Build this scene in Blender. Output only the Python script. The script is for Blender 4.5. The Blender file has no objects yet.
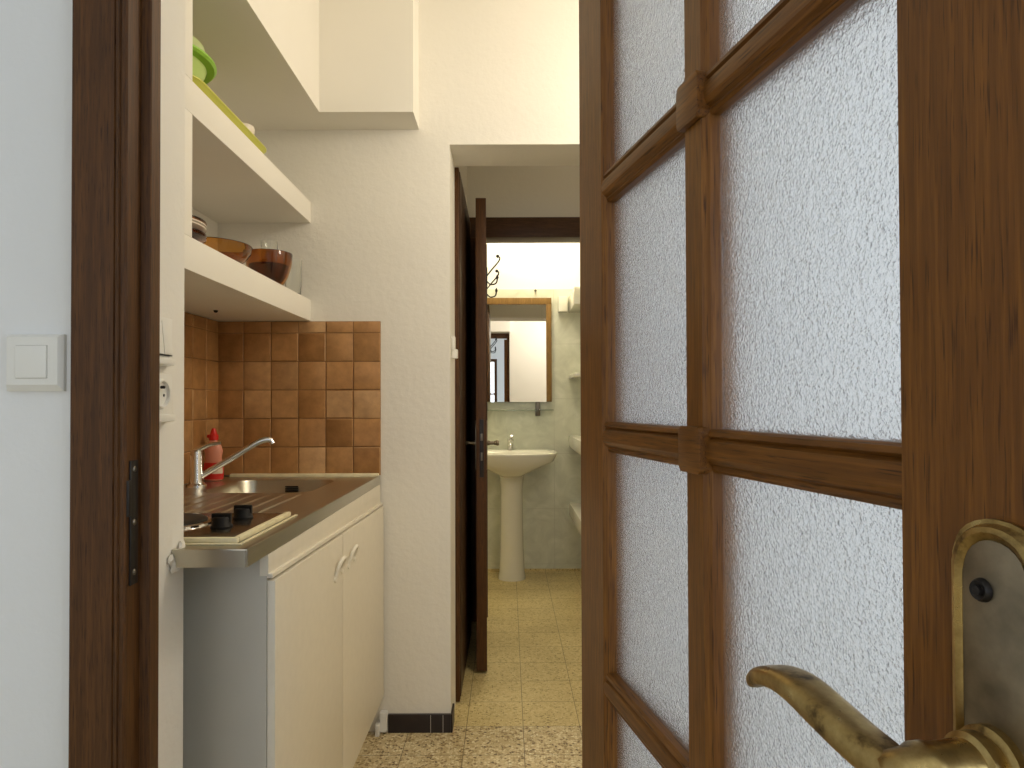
import bpy, bmesh, math, random
from mathutils import Matrix, Vector
random.seed(4)
sc = bpy.context.scene
COL = sc.collection
PI = math.pi
ROOT = {}

# ---------------------------------------------------------------- mesh helpers
def _bev(bm, faces, off, seg=2):
    es = list({e for f in faces for e in f.edges})
    bmesh.ops.bevel(bm, geom=es, offset=off, segments=seg, affect='EDGES', profile=0.6, clamp_overlap=True)

def box(bm, x0, x1, y0, y1, z0, z1, bev=0.0, seg=2):
    t = bmesh.new()
    vs = [t.verts.new(p) for p in ((x0,y0,z0),(x1,y0,z0),(x1,y1,z0),(x0,y1,z0),(x0,y0,z1),(x1,y0,z1),(x1,y1,z1),(x0,y1,z1))]
    for f in ((3,2,1,0),(4,5,6,7),(0,1,5,4),(1,2,6,5),(2,3,7,6),(3,0,4,7)):
        t.faces.new([vs[i] for i in f])
    if bev > 0: _bev(t, t.faces[:], bev, seg)
    merge(bm, t)

def merge(bm, t, M=None):
    bmesh.ops.recalc_face_normals(t, faces=t.faces[:])
    if M is not None: t.transform(M)
    me = bpy.data.meshes.new('tmp'); t.to_mesh(me); t.free()
    bm.from_mesh(me); bpy.data.meshes.remove(me)

def prism(bm, poly, axis, a, b, bev=0.0, seg=2):
    """poly in the two other axes (cyclic order kept): axis 'x'-> (y,z), 'y'-> (x,z), 'z'-> (x,y)"""
    t = bmesh.new()
    def P(p, s):
        return {'x': (s, p[0], p[1]), 'y': (p[0], s, p[1]), 'z': (p[0], p[1], s)}[axis]
    A = [t.verts.new(P(p, a)) for p in poly]; B = [t.verts.new(P(p, b)) for p in poly]
    n = len(poly)
    t.faces.new(A); t.faces.new(B[::-1])
    for i in range(n): t.faces.new((A[i], A[(i+1)%n], B[(i+1)%n], B[i]))
    if bev > 0: _bev(t, t.faces[:], bev, seg)
    merge(bm, t)

def loft(bm, rings, cap0=True, cap1=True, closed=False):
    t = bmesh.new()
    R = [[t.verts.new(p) for p in r] for r in rings]
    n = len(R[0]); m = len(R)
    for i in range(m if closed else m-1):
        a, b = R[i], R[(i+1) % m]
        for j in range(n): t.faces.new((a[j], a[(j+1)%n], b[(j+1)%n], b[j]))
    if not closed:
        if cap0: t.faces.new(R[0][::-1])
        if cap1: t.faces.new(R[-1])
    merge(bm, t)

def lathe(bm, prof, c=(0,0,0), n=32, axis='z', closed=False):
    rings = []
    for r, h in prof:
        ring = []
        for k in range(n):
            a = 2*PI*k/n; u, v = max(r, 1e-5)*math.cos(a), max(r, 1e-5)*math.sin(a)
            p = {'z': (u, v, h), 'x': (h, u, v), 'y': (u, h, v)}[axis]
            ring.append((p[0]+c[0], p[1]+c[1], p[2]+c[2]))
        rings.append(ring)
    loft(bm, rings, closed=closed)

def cyl(bm, p0, p1, r0, r1=None, n=20):
    sweep(bm, [p0, p1], [(r0, r0), (r1 or r0, r1 or r0)], n=n)

def sweep(bm, pts, rad, n=16, up=(0,0,1), e=2.0):
    se = lambda v: math.copysign(abs(v)**(2/e), v)
    pts = [Vector(p) for p in pts]; up = Vector(up); rings = []
    for i, p in enumerate(pts):
        d = (pts[min(i+1, len(pts)-1)] - pts[max(i-1, 0)]).normalized()
        s = d.cross(up)
        if s.length < 1e-4: s = d.cross(Vector((1, 0, 0)))
        s.normalize(); u = s.cross(d).normalized()
        ra, rb = rad[i] if isinstance(rad, (list,)) else (rad, rad)
        rings.append([tuple(p + s*ra*se(math.cos(2*PI*k/n)) + u*rb*se(math.sin(2*PI*k/n))) for k in range(n)])
    loft(bm, rings)

def smooth_path(pts, k=4):
    out = []
    P = [Vector(p) for p in pts]
    for i in range(len(P)-1):
        p0, p1, p2, p3 = P[max(i-1,0)], P[i], P[i+1], P[min(i+2, len(P)-1)]
        for j in range(k):
            t = j/k
            out.append(0.5*((2*p1) + (p2-p0)*t + (2*p0-5*p1+4*p2-p3)*t*t + (3*p1-p0-3*p2+p3)*t**3))
    out.append(P[-1]); return [tuple(v) for v in out]

def rrect(x0, x1, y0, y1, r, z, n=6):
    out = []
    for cx, cy, a0 in ((x1-r, y1-r, 0), (x0+r, y1-r, PI/2), (x0+r, y0+r, PI), (x1-r, y0+r, 1.5*PI)):
        for k in range(n+1):
            a = a0 + PI/2*k/n
            out.append((cx + r*math.cos(a), cy + r*math.sin(a), z))
    return out

def empty(name, loc, rz=0.0):
    o = bpy.data.objects.new(name, None); COL.objects.link(o)
    o.location = loc; o.rotation_euler = (0, 0, rz); o.empty_display_size = 0.05
    ROOT[o] = Matrix.Translation(loc) @ Matrix.Rotation(rz, 4, 'Z')
    return o

def tag(o, label=None, cat=None, group=None, kind=None):
    if label: o['label'] = label
    if cat: o['category'] = cat
    if group: o['group'] = group
    if kind: o['kind'] = kind
    return o

def mesh(name, bm, mat, parent=None, local=False, ang=35, smooth=True, loc=None):
    """link bm as one object. World-space verts unless local=True (verts already in the parent's frame)."""
    me = bpy.data.meshes.new(name)
    bmesh.ops.recalc_face_normals(bm, faces=bm.faces[:])
    M = Matrix()
    if parent is not None: M = ROOT[parent]
    elif loc is not None: M = Matrix.Translation(loc)
    if not local: bm.transform(M.inverted())
    bm.to_mesh(me); bm.free()
    if smooth:
        me.polygons.foreach_set('use_smooth', [True]*len(me.polygons))
        me.set_sharp_from_angle(angle=math.radians(ang))
    for m in (mat if isinstance(mat, (list, tuple)) else [mat]): me.materials.append(m)
    o = bpy.data.objects.new(name, me); COL.objects.link(o)
    if parent is not None: o.parent = parent
    elif loc is not None: o.location = loc
    ROOT[o] = M
    return o

def B(*boxes, bev=0.0):
    bm = bmesh.new()
    for b in boxes: box(bm, *b, bev=bev)
    return bm

# ---------------------------------------------------------------- materials
def mat(name):
    m = bpy.data.materials.new(name); m.use_nodes = True
    nt = m.node_tree; bs = nt.nodes['Principled BSDF']
    return m, nt, bs
def N(nt, t, **kw):
    n = nt.nodes.new(t)
    for k, v in kw.items():
        if k in n.inputs: n.inputs[k].default_value = v
        else: setattr(n, k, v)
    return n
def L(nt, a, b): nt.links.new(a, b)
def coords(nt, scale=(1,1,1), out='Object', loc=(0,0,0)):
    tc = N(nt, 'ShaderNodeTexCoord'); mp = N(nt, 'ShaderNodeMapping')
    mp.inputs['Scale'].default_value = scale; mp.inputs['Location'].default_value = loc
    L(nt, tc.outputs[out], mp.inputs['Vector']); return mp.outputs['Vector']
def ramp(nt, fac, stops):
    r = N(nt, 'ShaderNodeValToRGB'); e = r.color_ramp.elements
    while len(e) < len(stops): e.new(0.5)
    for i, (p, c) in enumerate(stops): e[i].position = p; e[i].color = (*c, 1)
    L(nt, fac, r.inputs['Fac']); return r.outputs['Color']
def bump(nt, bs, h, strength=0.2, dist=0.002):
    b = N(nt, 'ShaderNodeBump', Strength=strength, Distance=dist)
    L(nt, h, b.inputs['Height']); L(nt, b.outputs['Normal'], bs.inputs['Normal']); return b

def plain(name, c, rough=0.5, metal=0.0, noise=0.0, nscale=40, **kw):
    m, nt, bs = mat(name)
    bs.inputs['Base Color'].default_value = (*c, 1); bs.inputs['Roughness'].default_value = rough; bs.inputs['Metallic'].default_value = metal
    for k, v in kw.items(): bs.inputs[k.replace('_', ' ')].default_value = v
    n = N(nt, 'ShaderNodeTexNoise', Scale=nscale, Detail=4.0)
    L(nt, coords(nt), n.inputs['Vector'])
    if noise > 0:
        L(nt, ramp(nt, n.outputs['Fac'], [(0.3, tuple(x*(1-noise) for x in c)), (0.7, tuple(min(1, x*(1+noise)) for x in c))]), bs.inputs['Base Color'])
    return m

def plaster(name, c, bstr=0.25):
    m, nt, bs = mat(name)
    v = coords(nt)
    a = N(nt, 'ShaderNodeTexNoise', Scale=2.2, Detail=3.0); L(nt, v, a.inputs['Vector'])
    L(nt, ramp(nt, a.outputs['Fac'], [(0.3, tuple(x*0.96 for x in c)), (0.7, c)]), bs.inputs['Base Color'])
    b = N(nt, 'ShaderNodeTexNoise', Scale=38.0, Detail=5.0, Roughness=0.6); L(nt, v, b.inputs['Vector'])
    bump(nt, bs, b.outputs['Fac'], bstr, 0.004)
    bs.inputs['Roughness'].default_value = 0.85
    return m

def wood(name, axis, dark, light, rough=0.42, scale=1.0):
    m, nt, bs = mat(name)
    s = [42*scale]*3; s['xyz'.index(axis)] = 2.6*scale
    v = coords(nt, s)
    a = N(nt, 'ShaderNodeTexNoise', Scale=1.0, Detail=6.0, Roughness=0.62, Distortion=0.7); L(nt, v, a.inputs['Vector'])
    s2 = [260*scale]*3; s2['xyz'.index(axis)] = 9*scale
    v2 = coords(nt, s2)
    b = N(nt, 'ShaderNodeTexNoise', Scale=1.0, Detail=3.0, Roughness=0.6); L(nt, v2, b.inputs['Vector'])
    mx = N(nt, 'ShaderNodeMath', operation='MULTIPLY_ADD'); L(nt, b.outputs['Fac'], mx.inputs[0]); mx.inputs[1].default_value = 0.72
    mm = N(nt, 'ShaderNodeMath', operation='MULTIPLY'); L(nt, a.outputs['Fac'], mm.inputs[0]); mm.inputs[1].default_value = 0.38
    L(nt, mm.outputs[0], mx.inputs[2])
    mid = tuple((d+l)/2 for d, l in zip(dark, light))
    s3 = [620*scale]*3; s3['xyz'.index(axis)] = 26*scale
    p = N(nt, 'ShaderNodeTexNoise', Scale=1.0, Detail=2.0, Roughness=0.5); L(nt, coords(nt, s3), p.inputs['Vector'])
    pore = ramp(nt, p.outputs['Fac'], [(0.30, (1, 1, 1)), (0.44, (0, 0, 0))])
    base = ramp(nt, mx.outputs[0], [(0.38, tuple(d*0.5+m*0.5 for d, m in zip(dark, mid))), (0.54, mid), (0.70, light)])
    L(nt, mixc(nt, pore, base, tuple(d*0.75 for d in dark)), bs.inputs['Base Color'])
    bs.inputs['Roughness'].default_value = rough; bs.inputs['Specular IOR Level'].default_value = 0.3
    bump(nt, bs, mx.outputs[0], 0.22, 0.0012)
    return m

def grid_lines(nt, pos, axis, origin, step, width):
    """1 on a joint line of the regular grid along one axis"""
    sp = N(nt, 'ShaderNodeSeparateXYZ'); L(nt, pos, sp.inputs[0])
    a = N(nt, 'ShaderNodeMath', operation='ADD'); L(nt, sp.outputs['XYZ'.index(axis)], a.inputs[0]); a.inputs[1].default_value = -origin + step*100 + step/2
    b = N(nt, 'ShaderNodeMath', operation='MODULO'); L(nt, a.outputs[0], b.inputs[0]); b.inputs[1].default_value = step
    c = N(nt, 'ShaderNodeMath', operation='SUBTRACT'); L(nt, b.outputs[0], c.inputs[0]); c.inputs[1].default_value = step/2
    d = N(nt, 'ShaderNodeMath', operation='ABSOLUTE'); L(nt, c.outputs[0], d.inputs[0])
    e = N(nt, 'ShaderNodeMath', operation='LESS_THAN'); L(nt, d.outputs[0], e.inputs[0]); e.inputs[1].default_value = width/2
    return e.outputs[0]
def maxn(nt, a, b):
    n = N(nt, 'ShaderNodeMath', operation='MAXIMUM'); L(nt, a, n.inputs[0]); L(nt, b, n.inputs[1]); return n.outputs[0]
def mixc(nt, fac, a, b):
    n = N(nt, 'ShaderNodeMix', data_type='RGBA')
    if hasattr(fac, 'links'): L(nt, fac, n.inputs[0])
    else: n.inputs[0].default_value = fac
    for s, v in ((6, a), (7, b)):
        if hasattr(v, 'links'): L(nt, v, n.inputs[s])
        else: n.inputs[s].default_value = (*v, 1)
    return n.outputs[2]

def terrazzo(name, base, chips, scale, rough, joint):
    m, nt, bs = mat(name)
    v = coords(nt)
    w = N(nt, 'ShaderNodeTexNoise', Scale=70.0, Detail=2.0); L(nt, v, w.inputs['Vector'])
    add = N(nt, 'ShaderNodeVectorMath', operation='MULTIPLY_ADD'); L(nt, w.outputs['Color'], add.inputs[0]); add.inputs[1].default_value = (0.012,)*3; L(nt, v, add.inputs[2])
    vo = N(nt, 'ShaderNodeTexVoronoi', Scale=scale); L(nt, add.outputs[0], vo.inputs['Vector'])
    sp = N(nt, 'ShaderNodeSeparateColor'); L(nt, vo.outputs['Color'], sp.inputs[0])
    col = ramp(nt, sp.outputs[0], chips)
    ve = N(nt, 'ShaderNodeTexVoronoi', Scale=scale, feature='DISTANCE_TO_EDGE'); L(nt, add.outputs[0], ve.inputs['Vector'])
    edge = N(nt, 'ShaderNodeMath', operation='LESS_THAN'); L(nt, ve.outputs['Distance'], edge.inputs[0]); edge.inputs[1].default_value = 0.10
    col = mixc(nt, edge.outputs[0], col, base)
    st = N(nt, 'ShaderNodeTexNoise', Scale=3.5, Detail=3.0); L(nt, v, st.inputs['Vector'])
    tone = ramp(nt, st.outputs['Fac'], [(0.3, (0.82, 0.80, 0.74)), (0.65, (1, 1, 1))])
    mu = N(nt, 'ShaderNodeMix', data_type='RGBA', blend_type='MULTIPLY'); mu.inputs[0].default_value = 1.0
    L(nt, col, mu.inputs[6]); L(nt, tone, mu.inputs[7])
    j = maxn(nt, grid_lines(nt, v, 'X', 0.050, 0.2, 0.0022), grid_lines(nt, v, 'Y', 2.457, 0.2, 0.0022))
    L(nt, mixc(nt, j, mu.outputs[2], joint), bs.inputs['Base Color'])
    bs.inputs['Roughness'].default_value = rough
    return m

def glass(name, c, rough=0.02, ior=1.48):
    m, nt, bs = mat(name)
    bs.inputs['Base Color'].default_value = (*c, 1); bs.inputs['Roughness'].default_value = rough
    bs.inputs['Transmission Weight'].default_value = 1.0; bs.inputs['IOR'].default_value = ior
    n = N(nt, 'ShaderNodeTexNoise', Scale=30.0); L(nt, coords(nt), n.inputs['Vector']); bump(nt, bs, n.outputs['Fac'], 0.03, 0.001)
    return m

def hammered_glass():
    m, nt, bs = mat('hammered obscured glass')
    v = coords(nt)
    n = N(nt, 'ShaderNodeTexNoise', Scale=320.0, Detail=0.5, Roughness=0.4, Distortion=0.9); L(nt, v, n.inputs['Vector'])
    h = ramp(nt, n.outputs['Fac'], [(0.36, (0, 0, 0)), (0.62, (1, 1, 1))])
    bs.inputs['Base Color'].default_value = (0.99, 0.99, 0.99, 1)
    bs.inputs['Roughness'].default_value = 0.27; bs.inputs['IOR'].default_value = 1.5
    bs.inputs['Transmission Weight'].default_value = 0.94
    bp = bump(nt, bs, h, 0.27, 0.0015)
    bs.inputs['Specular IOR Level'].default_value = 0.6
    return m

def brass():
    m, nt, bs = mat('worn brass')
    v = coords(nt)
    a = N(nt, 'ShaderNodeTexNoise', Scale=45.0, Detail=5.0, Roughness=0.65); L(nt, v, a.inputs['Vector'])
    L(nt, ramp(nt, a.outputs['Fac'], [(0.32, (0.08, 0.05, 0.022)), (0.46, (0.36, 0.245, 0.09)), (0.75, (0.60, 0.44, 0.18))]), bs.inputs['Base Color'])
    r = ramp(nt, a.outputs['Fac'], [(0.3, (0.5,)*3), (0.7, (0.21,)*3)]); L(nt, r, bs.inputs['Roughness'])
    bs.inputs['Metallic'].default_value = 1.0
    bump(nt, bs, a.outputs['Fac'], 0.08, 0.001)
    return m

def terracotta():
    m, nt, bs = mat('glazed terracotta tiles')
    g = N(nt, 'ShaderNodeNewGeometry')
    v = coords(nt)
    a = N(nt, 'ShaderNodeTexNoise', Scale=28.0, Detail=5.0, Roughness=0.6); L(nt, v, a.inputs['Vector'])
    c1 = ramp(nt, g.outputs['Random Per Island'], [(0.0, (0.39, 0.190, 0.062)), (0.5, (0.45, 0.230, 0.082)), (0.85, (0.50, 0.275, 0.112)), (1.0, (0.55, 0.335, 0.16))])
    c2 = ramp(nt, a.outputs['Fac'], [(0.3, (0.78, 0.76, 0.74)), (0.7, (1.12, 1.12, 1.12))])
    mu = N(nt, 'ShaderNodeMix', data_type='RGBA', blend_type='MULTIPLY'); mu.inputs[0].default_value = 1.0
    L(nt, c1, mu.inputs[6]); L(nt, c2, mu.inputs[7]); L(nt, mu.outputs[2], bs.inputs['Base Color'])
    bs.inputs['Roughness'].default_value = 0.5
    bump(nt, bs, a.outputs['Fac'], 0.15, 0.002)
    return m

def marble_tile():
    m, nt, bs = mat('pale green marbled wall tile')
    v = coords(nt)
    a = N(nt, 'ShaderNodeTexNoise', Scale=7.0, Detail=6.0, Roughness=0.6, Distortion=1.6); L(nt, v, a.inputs['Vector'])
    col = ramp(nt, a.outputs['Fac'], [(0.32, (0.60, 0.61, 0.50)), (0.55, (0.69, 0.70, 0.58)), (0.72, (0.77, 0.77, 0.66))])
    j = maxn(nt, maxn(nt, grid_lines(nt, v, 'X', 0.315, 0.5, 0.003), grid_lines(nt, v, 'Z', 1.925, 0.375, 0.003)), grid_lines(nt, v, 'Y', 4.73, 0.5, 0.003))
    L(nt, mixc(nt, j, col, (0.56, 0.56, 0.46)), bs.inputs['Base Color'])
    bs.inputs['Roughness'].default_value = 0.25
    return m

def steel(name, c, rough, brush=True):
    m, nt, bs = mat(name)
    bs.inputs['Metallic'].default_value = 1.0
    v = coords(nt, (500, 8, 500))
    a = N(nt, 'ShaderNodeTexNoise', Scale=1.0, Detail=3.0); L(nt, v, a.inputs['Vector'])
    L(nt, ramp(nt, a.outputs['Fac'], [(0.3, tuple(x*0.96 for x in c)), (0.7, c)]), bs.inputs['Base Color'])
    L(nt, ramp(nt, a.outputs['Fac'], [(0.3, (rough*1.08,)*3), (0.7, (rough*0.95,)*3)]), bs.inputs['Roughness'])
    return m

W_NEAR = plaster('white wall paint', (0.80, 0.798, 0.785))
W_NEAR_LIT = plaster('bright white wall paint', (0.88, 0.88, 0.87))  # near wall white lightened, standing in for light on the wall behind the glass
W_KIT = plaster('cream wall plaster', (0.82, 0.79, 0.72), 0.45)
W_SHELF = plaster('smooth cream shelf plaster', (0.84, 0.81, 0.74), 0.06)
W_BATH = plaster('bathroom white paint', (0.84, 0.83, 0.79))
CEIL = plaster('ceiling paint', (0.82, 0.80, 0.75))
OAKZ = wood('stained oak upright', 'z', (0.086, 0.029, 0.0040), (0.235, 0.092, 0.013))
OAKX = wood('stained oak rail', 'x', (0.066, 0.022, 0.0034), (0.215, 0.083, 0.012))
CASE = wood('dark stained frame', 'z', (0.046, 0.017, 0.0042), (0.118, 0.047, 0.011), 0.5)
CASEX = wood('dark stained header', 'x', (0.040, 0.018, 0.008), (0.10, 0.046, 0.019), 0.45)
DOORD = wood('dark stained plank door', 'z', (0.035, 0.016, 0.008), (0.085, 0.040, 0.018), 0.40)
MFRAME = wood('honey wood mirror frame', 'z', (0.16, 0.085, 0.022), (0.30, 0.17, 0.05), 0.4)
TERR_K = terrazzo('coarse terrazzo tile', (0.60, 0.49, 0.28), [(0.0, (0.12, 0.07, 0.025)), (0.20, (0.33, 0.21, 0.085)), (0.40, (0.62, 0.49, 0.27)), (0.7, (0.78, 0.67, 0.43)), (1.0, (0.90, 0.83, 0.63))], 105.0, 0.35, (0.13, 0.085, 0.035))
TERR_B = terrazzo('fine terrazzo tile', (0.70, 0.57, 0.27), [(0.0, (0.30, 0.20, 0.06)), (0.15, (0.52, 0.40, 0.16)), (0.4, (0.70, 0.56, 0.27)), (1.0, (0.82, 0.70, 0.40))], 130.0, 0.38, (0.22, 0.15, 0.05))
TERRA = terracotta()
GROUT = plain('brown grout', (0.30, 0.17, 0.08), 0.9, noise=0.1)
MARBLE = marble_tile()
HGLASS = hammered_glass()
BRASS = brass()
BRASSF = plain('dull antique brass', (0.27, 0.22, 0.15), 0.42, 1.0, noise=0.25, nscale=60)
STEEL = steel('brushed stainless steel', (0.57, 0.545, 0.46), 0.30)
CHROME = plain('polished chrome', (0.80, 0.80, 0.80), 0.08, 1.0)
CREAM = plain('cream cabinet laminate', (0.78, 0.725, 0.61), 0.42, noise=0.02)
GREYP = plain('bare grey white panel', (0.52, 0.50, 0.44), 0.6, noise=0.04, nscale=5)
WPLAST = plain('white switch plastic', (0.80, 0.78, 0.72), 0.35)
WHANDLE = plain('white plastic handle', (0.84, 0.80, 0.70), 0.3)
TAPE = plain('cream sealant', (0.82, 0.74, 0.50), 0.5, noise=0.08, nscale=30)
BLACKP = plain('black plastic', (0.006, 0.005, 0.005), 0.5, Specular_IOR_Level=0.25)
HOBM = steel('dark hob steel', (0.34, 0.31, 0.27), 0.22)
PLATEM = plain('cast iron hotplate', (0.045, 0.038, 0.033), 0.5, 0.6, noise=0.2)
IRON = plain('black iron', (0.012, 0.009, 0.008), 0.45, 0.3)
BBLACK = plain('black glazed skirting tile', (0.016, 0.009, 0.008), 0.45, noise=0.2)
BJOINT = plain('pale joint', (0.55, 0.50, 0.45), 0.9)
CERAM = plain('white glazed ceramic', (0.82, 0.80, 0.70), 0.12)
AMBER = glass('amber glass', (0.66, 0.31, 0.06))
AMBERD = glass('dark amber glass', (0.50, 0.20, 0.06))
CLEAR = glass('clear glass', (0.97, 0.98, 0.96), 0.01, 1.45)
SHELFG = glass('green edged shelf glass', (0.80, 0.92, 0.86), 0.02)
LIME = plain('lime green plastic', (0.30, 0.58, 0.06), 0.35)
LIMEP = plain('pale lime plastic', (0.55, 0.72, 0.22), 0.35)
OLIVE = plain('yellow green plastic', (0.60, 0.60, 0.10), 0.4)
PINKW = plain('off white porcelain', (0.78, 0.70, 0.60), 0.25)
RED = plain('red plastic', (0.65, 0.02, 0.015), 0.3)
PINKL = plain('pink soap in clear bottle', (0.75, 0.30, 0.20), 0.25)
WLAB = plain('white printed label', (0.80, 0.66, 0.52), 0.4)
MIRR = plain('silvered mirror', (0.93, 0.93, 0.91), 0.0, 1.0)
DKMETAL = plain('dark plated steel', (0.16, 0.14, 0.11), 0.35, 1.0)

# ---------------------------------------------------------------- the setting
HC = 2.75
def struct(name, bm, m, label, cat, **kw):
    o = mesh(name, bm, m, smooth=kw.pop('smooth', False), **kw)
    return tag(o, label, cat, kind='structure')

struct('floor', B((-3.0, 2.5, -3.0, 2.457, -0.1, 0.0)), TERR_K, 'coarse speckled terrazzo tile floor of the kitchen', 'floor')
struct('floor_bathroom', B((-3.0, 2.5, 2.457, 5.0, -0.1, 0.0)), TERR_B, 'yellowish fine terrazzo tile floor running into the bathroom', 'floor')
struct('ceiling', B((-3.0, 2.5, -3.0, 5.0, HC, HC+0.1)), CEIL, 'plain pale ceiling above all the rooms', 'ceiling')
# room the picture is taken from
struct('wall_front', B((-3.0, -0.575, 0.975, 1.01, 0, HC)), W_NEAR, 'white painted wall with the light switch beside the dark door frame', 'wall')
struct('wall_pier', B((-3.0, -0.575, 1.01, 1.2245, 0, HC)), W_KIT, 'narrow cream pier carrying the double switch and the socket', 'wall')
struct('wall_front_right', B((0.165, 2.5, 0.975, 1.10, 0, HC), (-0.575, 0.165, 0.975, 1.20, 2.12, HC)), W_NEAR_LIT, 'pale wall seen blurred through the frosted glass', 'wall')
struct('wall_left', B((-2.6, -2.5, -3.0, 0.975, 0, HC)), W_NEAR, 'side wall of the room behind the camera', 'wall')
WY0, WY1 = -1.3, 0.10
struct('wall_right', B((1.9, 2.0, -3.0, WY0, 0, HC), (1.9, 2.0, WY1, 0.975, 0, HC), (1.9, 2.0, WY0, WY1, 0, 0.75), (1.9, 2.0, WY0, WY1, 2.16, HC)), W_NEAR, 'right side wall of the room behind the camera', 'wall')
WZ0, WZ1 = 0.75, 2.16
WINS = ((-1.35, 0.10),)
struct('wall_rear', B((-2.5, WINS[0][0], -2.6, -2.5, 0, HC), (WINS[0][1], 1.9, -2.6, -2.5, 0, HC),
    (WINS[0][0], WINS[0][1], -2.6, -2.5, 0, WZ0), (WINS[0][0], WINS[0][1], -2.6, -2.5, WZ1, HC)), W_NEAR, 'wall with the windows behind the camera', 'wall')
for i, (a, b) in enumerate(WINS):
    wn = empty('window_%d' % (i+1), ((a+b)/2, -2.55, WZ0)); tag(wn, ('bright window reflected small in the bathroom mirror', 'second window of the room behind the camera')[i], 'window', kind='structure')
    m_ = (a+b)/2
    mesh('window_frame', B((a, a+0.05, -2.58, -2.52, WZ0, WZ1), (b-0.05, b, -2.58, -2.52, WZ0, WZ1), (a+0.05, b-0.05, -2.58, -2.52, WZ0, WZ0+0.06), (a+0.05, b-0.05, -2.58, -2.52, WZ1-0.05, WZ1), (m_-0.035, m_+0.035, -2.58, -2.52, WZ0+0.06, WZ1-0.05), (a+0.05, b-0.05, -2.57, -2.53, 1.54, 1.57)), CASE, wn, smooth=False)
wn = empty('window_2', (1.95, (WY0+WY1)/2, WZ0)); tag(wn, 'second window in the right wall of the room behind the camera', 'window', kind='structure')  # unseen window added to brighten the wall behind the door glass
m_ = (WY0+WY1)/2
mesh('window_frame', B((1.92, 1.98, WY0, WY0+0.05, WZ0, WZ1), (1.92, 1.98, WY1-0.05, WY1, WZ0, WZ1), (1.92, 1.98, WY0+0.05, WY1-0.05, WZ0, WZ0+0.06), (1.92, 1.98, WY0+0.05, WY1-0.05, WZ1-0.05, WZ1), (1.92, 1.98, m_-0.035, m_+0.035, WZ0+0.06, WZ1-0.05)), CASE, wn, smooth=False)
# kitchen alcove
struct('wall_alcove', B((-1.15, -1.02, 1.2245, 2.42, 0, HC)), W_KIT, 'left wall inside the kitchenette alcove', 'wall')
struct('wall_back', B((-1.15, -0.203, 2.42, 2.642, 0, HC), (0.66, 1.6, 2.42, 2.642, 0, HC), (-0.203, 0.66, 2.42, 2.642, 2.055, HC)), W_KIT, 'cream kitchen end wall with the opening to the bathroom', 'wall')
struct('wall_kitchen_right', B((1.25, 1.35, 1.10, 2.42, 0, HC)), W_KIT, 'right wall of the kitchen hidden behind the door', 'wall')
bm = B((-1.02, -0.622, 1.2245, 2.271, 2.108, HC), (-1.02, -0.311, 2.271, 2.42, 2.108, HC))
struct('ceiling_soffit', bm, W_SHELF, 'boxed cream soffit above the shelves with a step along the end wall', 'soffit')
# vestibule and bathroom
struct('wall_passage_left', B((-0.35, -0.215, 2.642, 3.67, 0, HC)), W_KIT, 'left wall of the dark passage behind the folded door', 'wall')
struct('wall_passage_right', B((0.85, 0.95, 2.642, 3.67, 0, HC)), W_KIT, 'right wall of the passage', 'wall')
struct('wall_bathroom_front', B((-1.3, -0.20, 3.67, 3.76, 0, HC), (0.66, 0.95, 3.67, 3.76, 0, HC), (-0.20, 0.66, 3.67, 3.76, 2.12, HC)), W_KIT, 'shaded tan wall above the bathroom door header', 'wall')
struct('wall_bathroom_back', B((-1.3, 0.95, 4.73, 4.85, 1.925, HC)), W_BATH, 'bright white bathroom wall above the green tiles', 'wall')
struct('wall_bathroom_tiles', B((-1.3, 0.95, 4.718, 4.85, 0.018, 1.925)), MARBLE, 'pale green marbled tiles behind the washbasin and mirror', 'wall')
struct('baseboard_bathroom', B((-1.3, 0.62, 4.712, 4.73, 0.0, 0.018)), TERR_B, 'terrazzo skirting at the foot of the bathroom wall', 'baseboard')
struct('wall_bathroom_right', B((0.62, 0.72, 3.76, 4.73, 0, HC)), MARBLE, 'green tiled right wall of the bathroom holding the ledges', 'wall')
struct('wall_bathroom_left', B((-1.4, -1.3, 3.67, 4.85, 0, HC)), W_BATH, 'left wall of the bathroom', 'wall')

# bathroom door frame
t1 = empty('trim_2', (-0.16, 3.65, 0)); tag(t1, 'dark wooden frame around the bathroom doorway, its header showing above the open door', 'door frame', kind='structure')
mesh('header', B((-0.213, 0.68, 3.63, 3.765, 2.02, 2.127), bev=0.004), CASEX, t1)
mesh('jamb', B((-0.213, -0.155, 3.63, 3.765, 0, 2.02), bev=0.004), CASE, t1)
mesh('jamb', B((0.62, 0.68, 3.63, 3.765, 0, 2.02), bev=0.004), CASE, t1)

# terracotta backsplash (tiles are islands of one mesh)
def tiles(bm, origin, u, v, n, us, vs, th=0.0055, gap=0.0030):
    O, U, V, Nn = (Vector(a) for a in (origin, u, v, n))
    for (a0, a1) in us:
        for (b0, b1) in vs:
            t = bmesh.new()
            d = [random.uniform(-0.0008, 0.0008) for _ in range(4)]
            g = gap/2
            c = [(a0+g, b0+g), (a1-g, b0+g), (a1-g, b1-g), (a0+g, b1-g)]
            lo = [t.verts.new(O + U*p + V*q) for p, q in c]
            i = 0.0022
            ci = [(a0+g+i, b0+g+i), (a1-g-i, b0+g+i), (a1-g-i, b1-g-i), (a0+g+i, b1-g-i)]
            mid = [t.verts.new(O + U*p + V*q + Nn*(th*0.72)) for p, q in c]
            hi = [t.verts.new(O + U*p + V*q + Nn*(th + d[k])) for k, (p, q) in enumerate(ci)]
            for k in range(4):
                j = (k+1) % 4
                t.faces.new((lo[k], lo[j], mid[j], mid[k])); t.faces.new((mid[k], mid[j], hi[j], hi[k]))
            t.faces.new(hi)
            merge(bm, t)
TZ = [1.3905 - 0.0996*k for k in range(6)]
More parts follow.
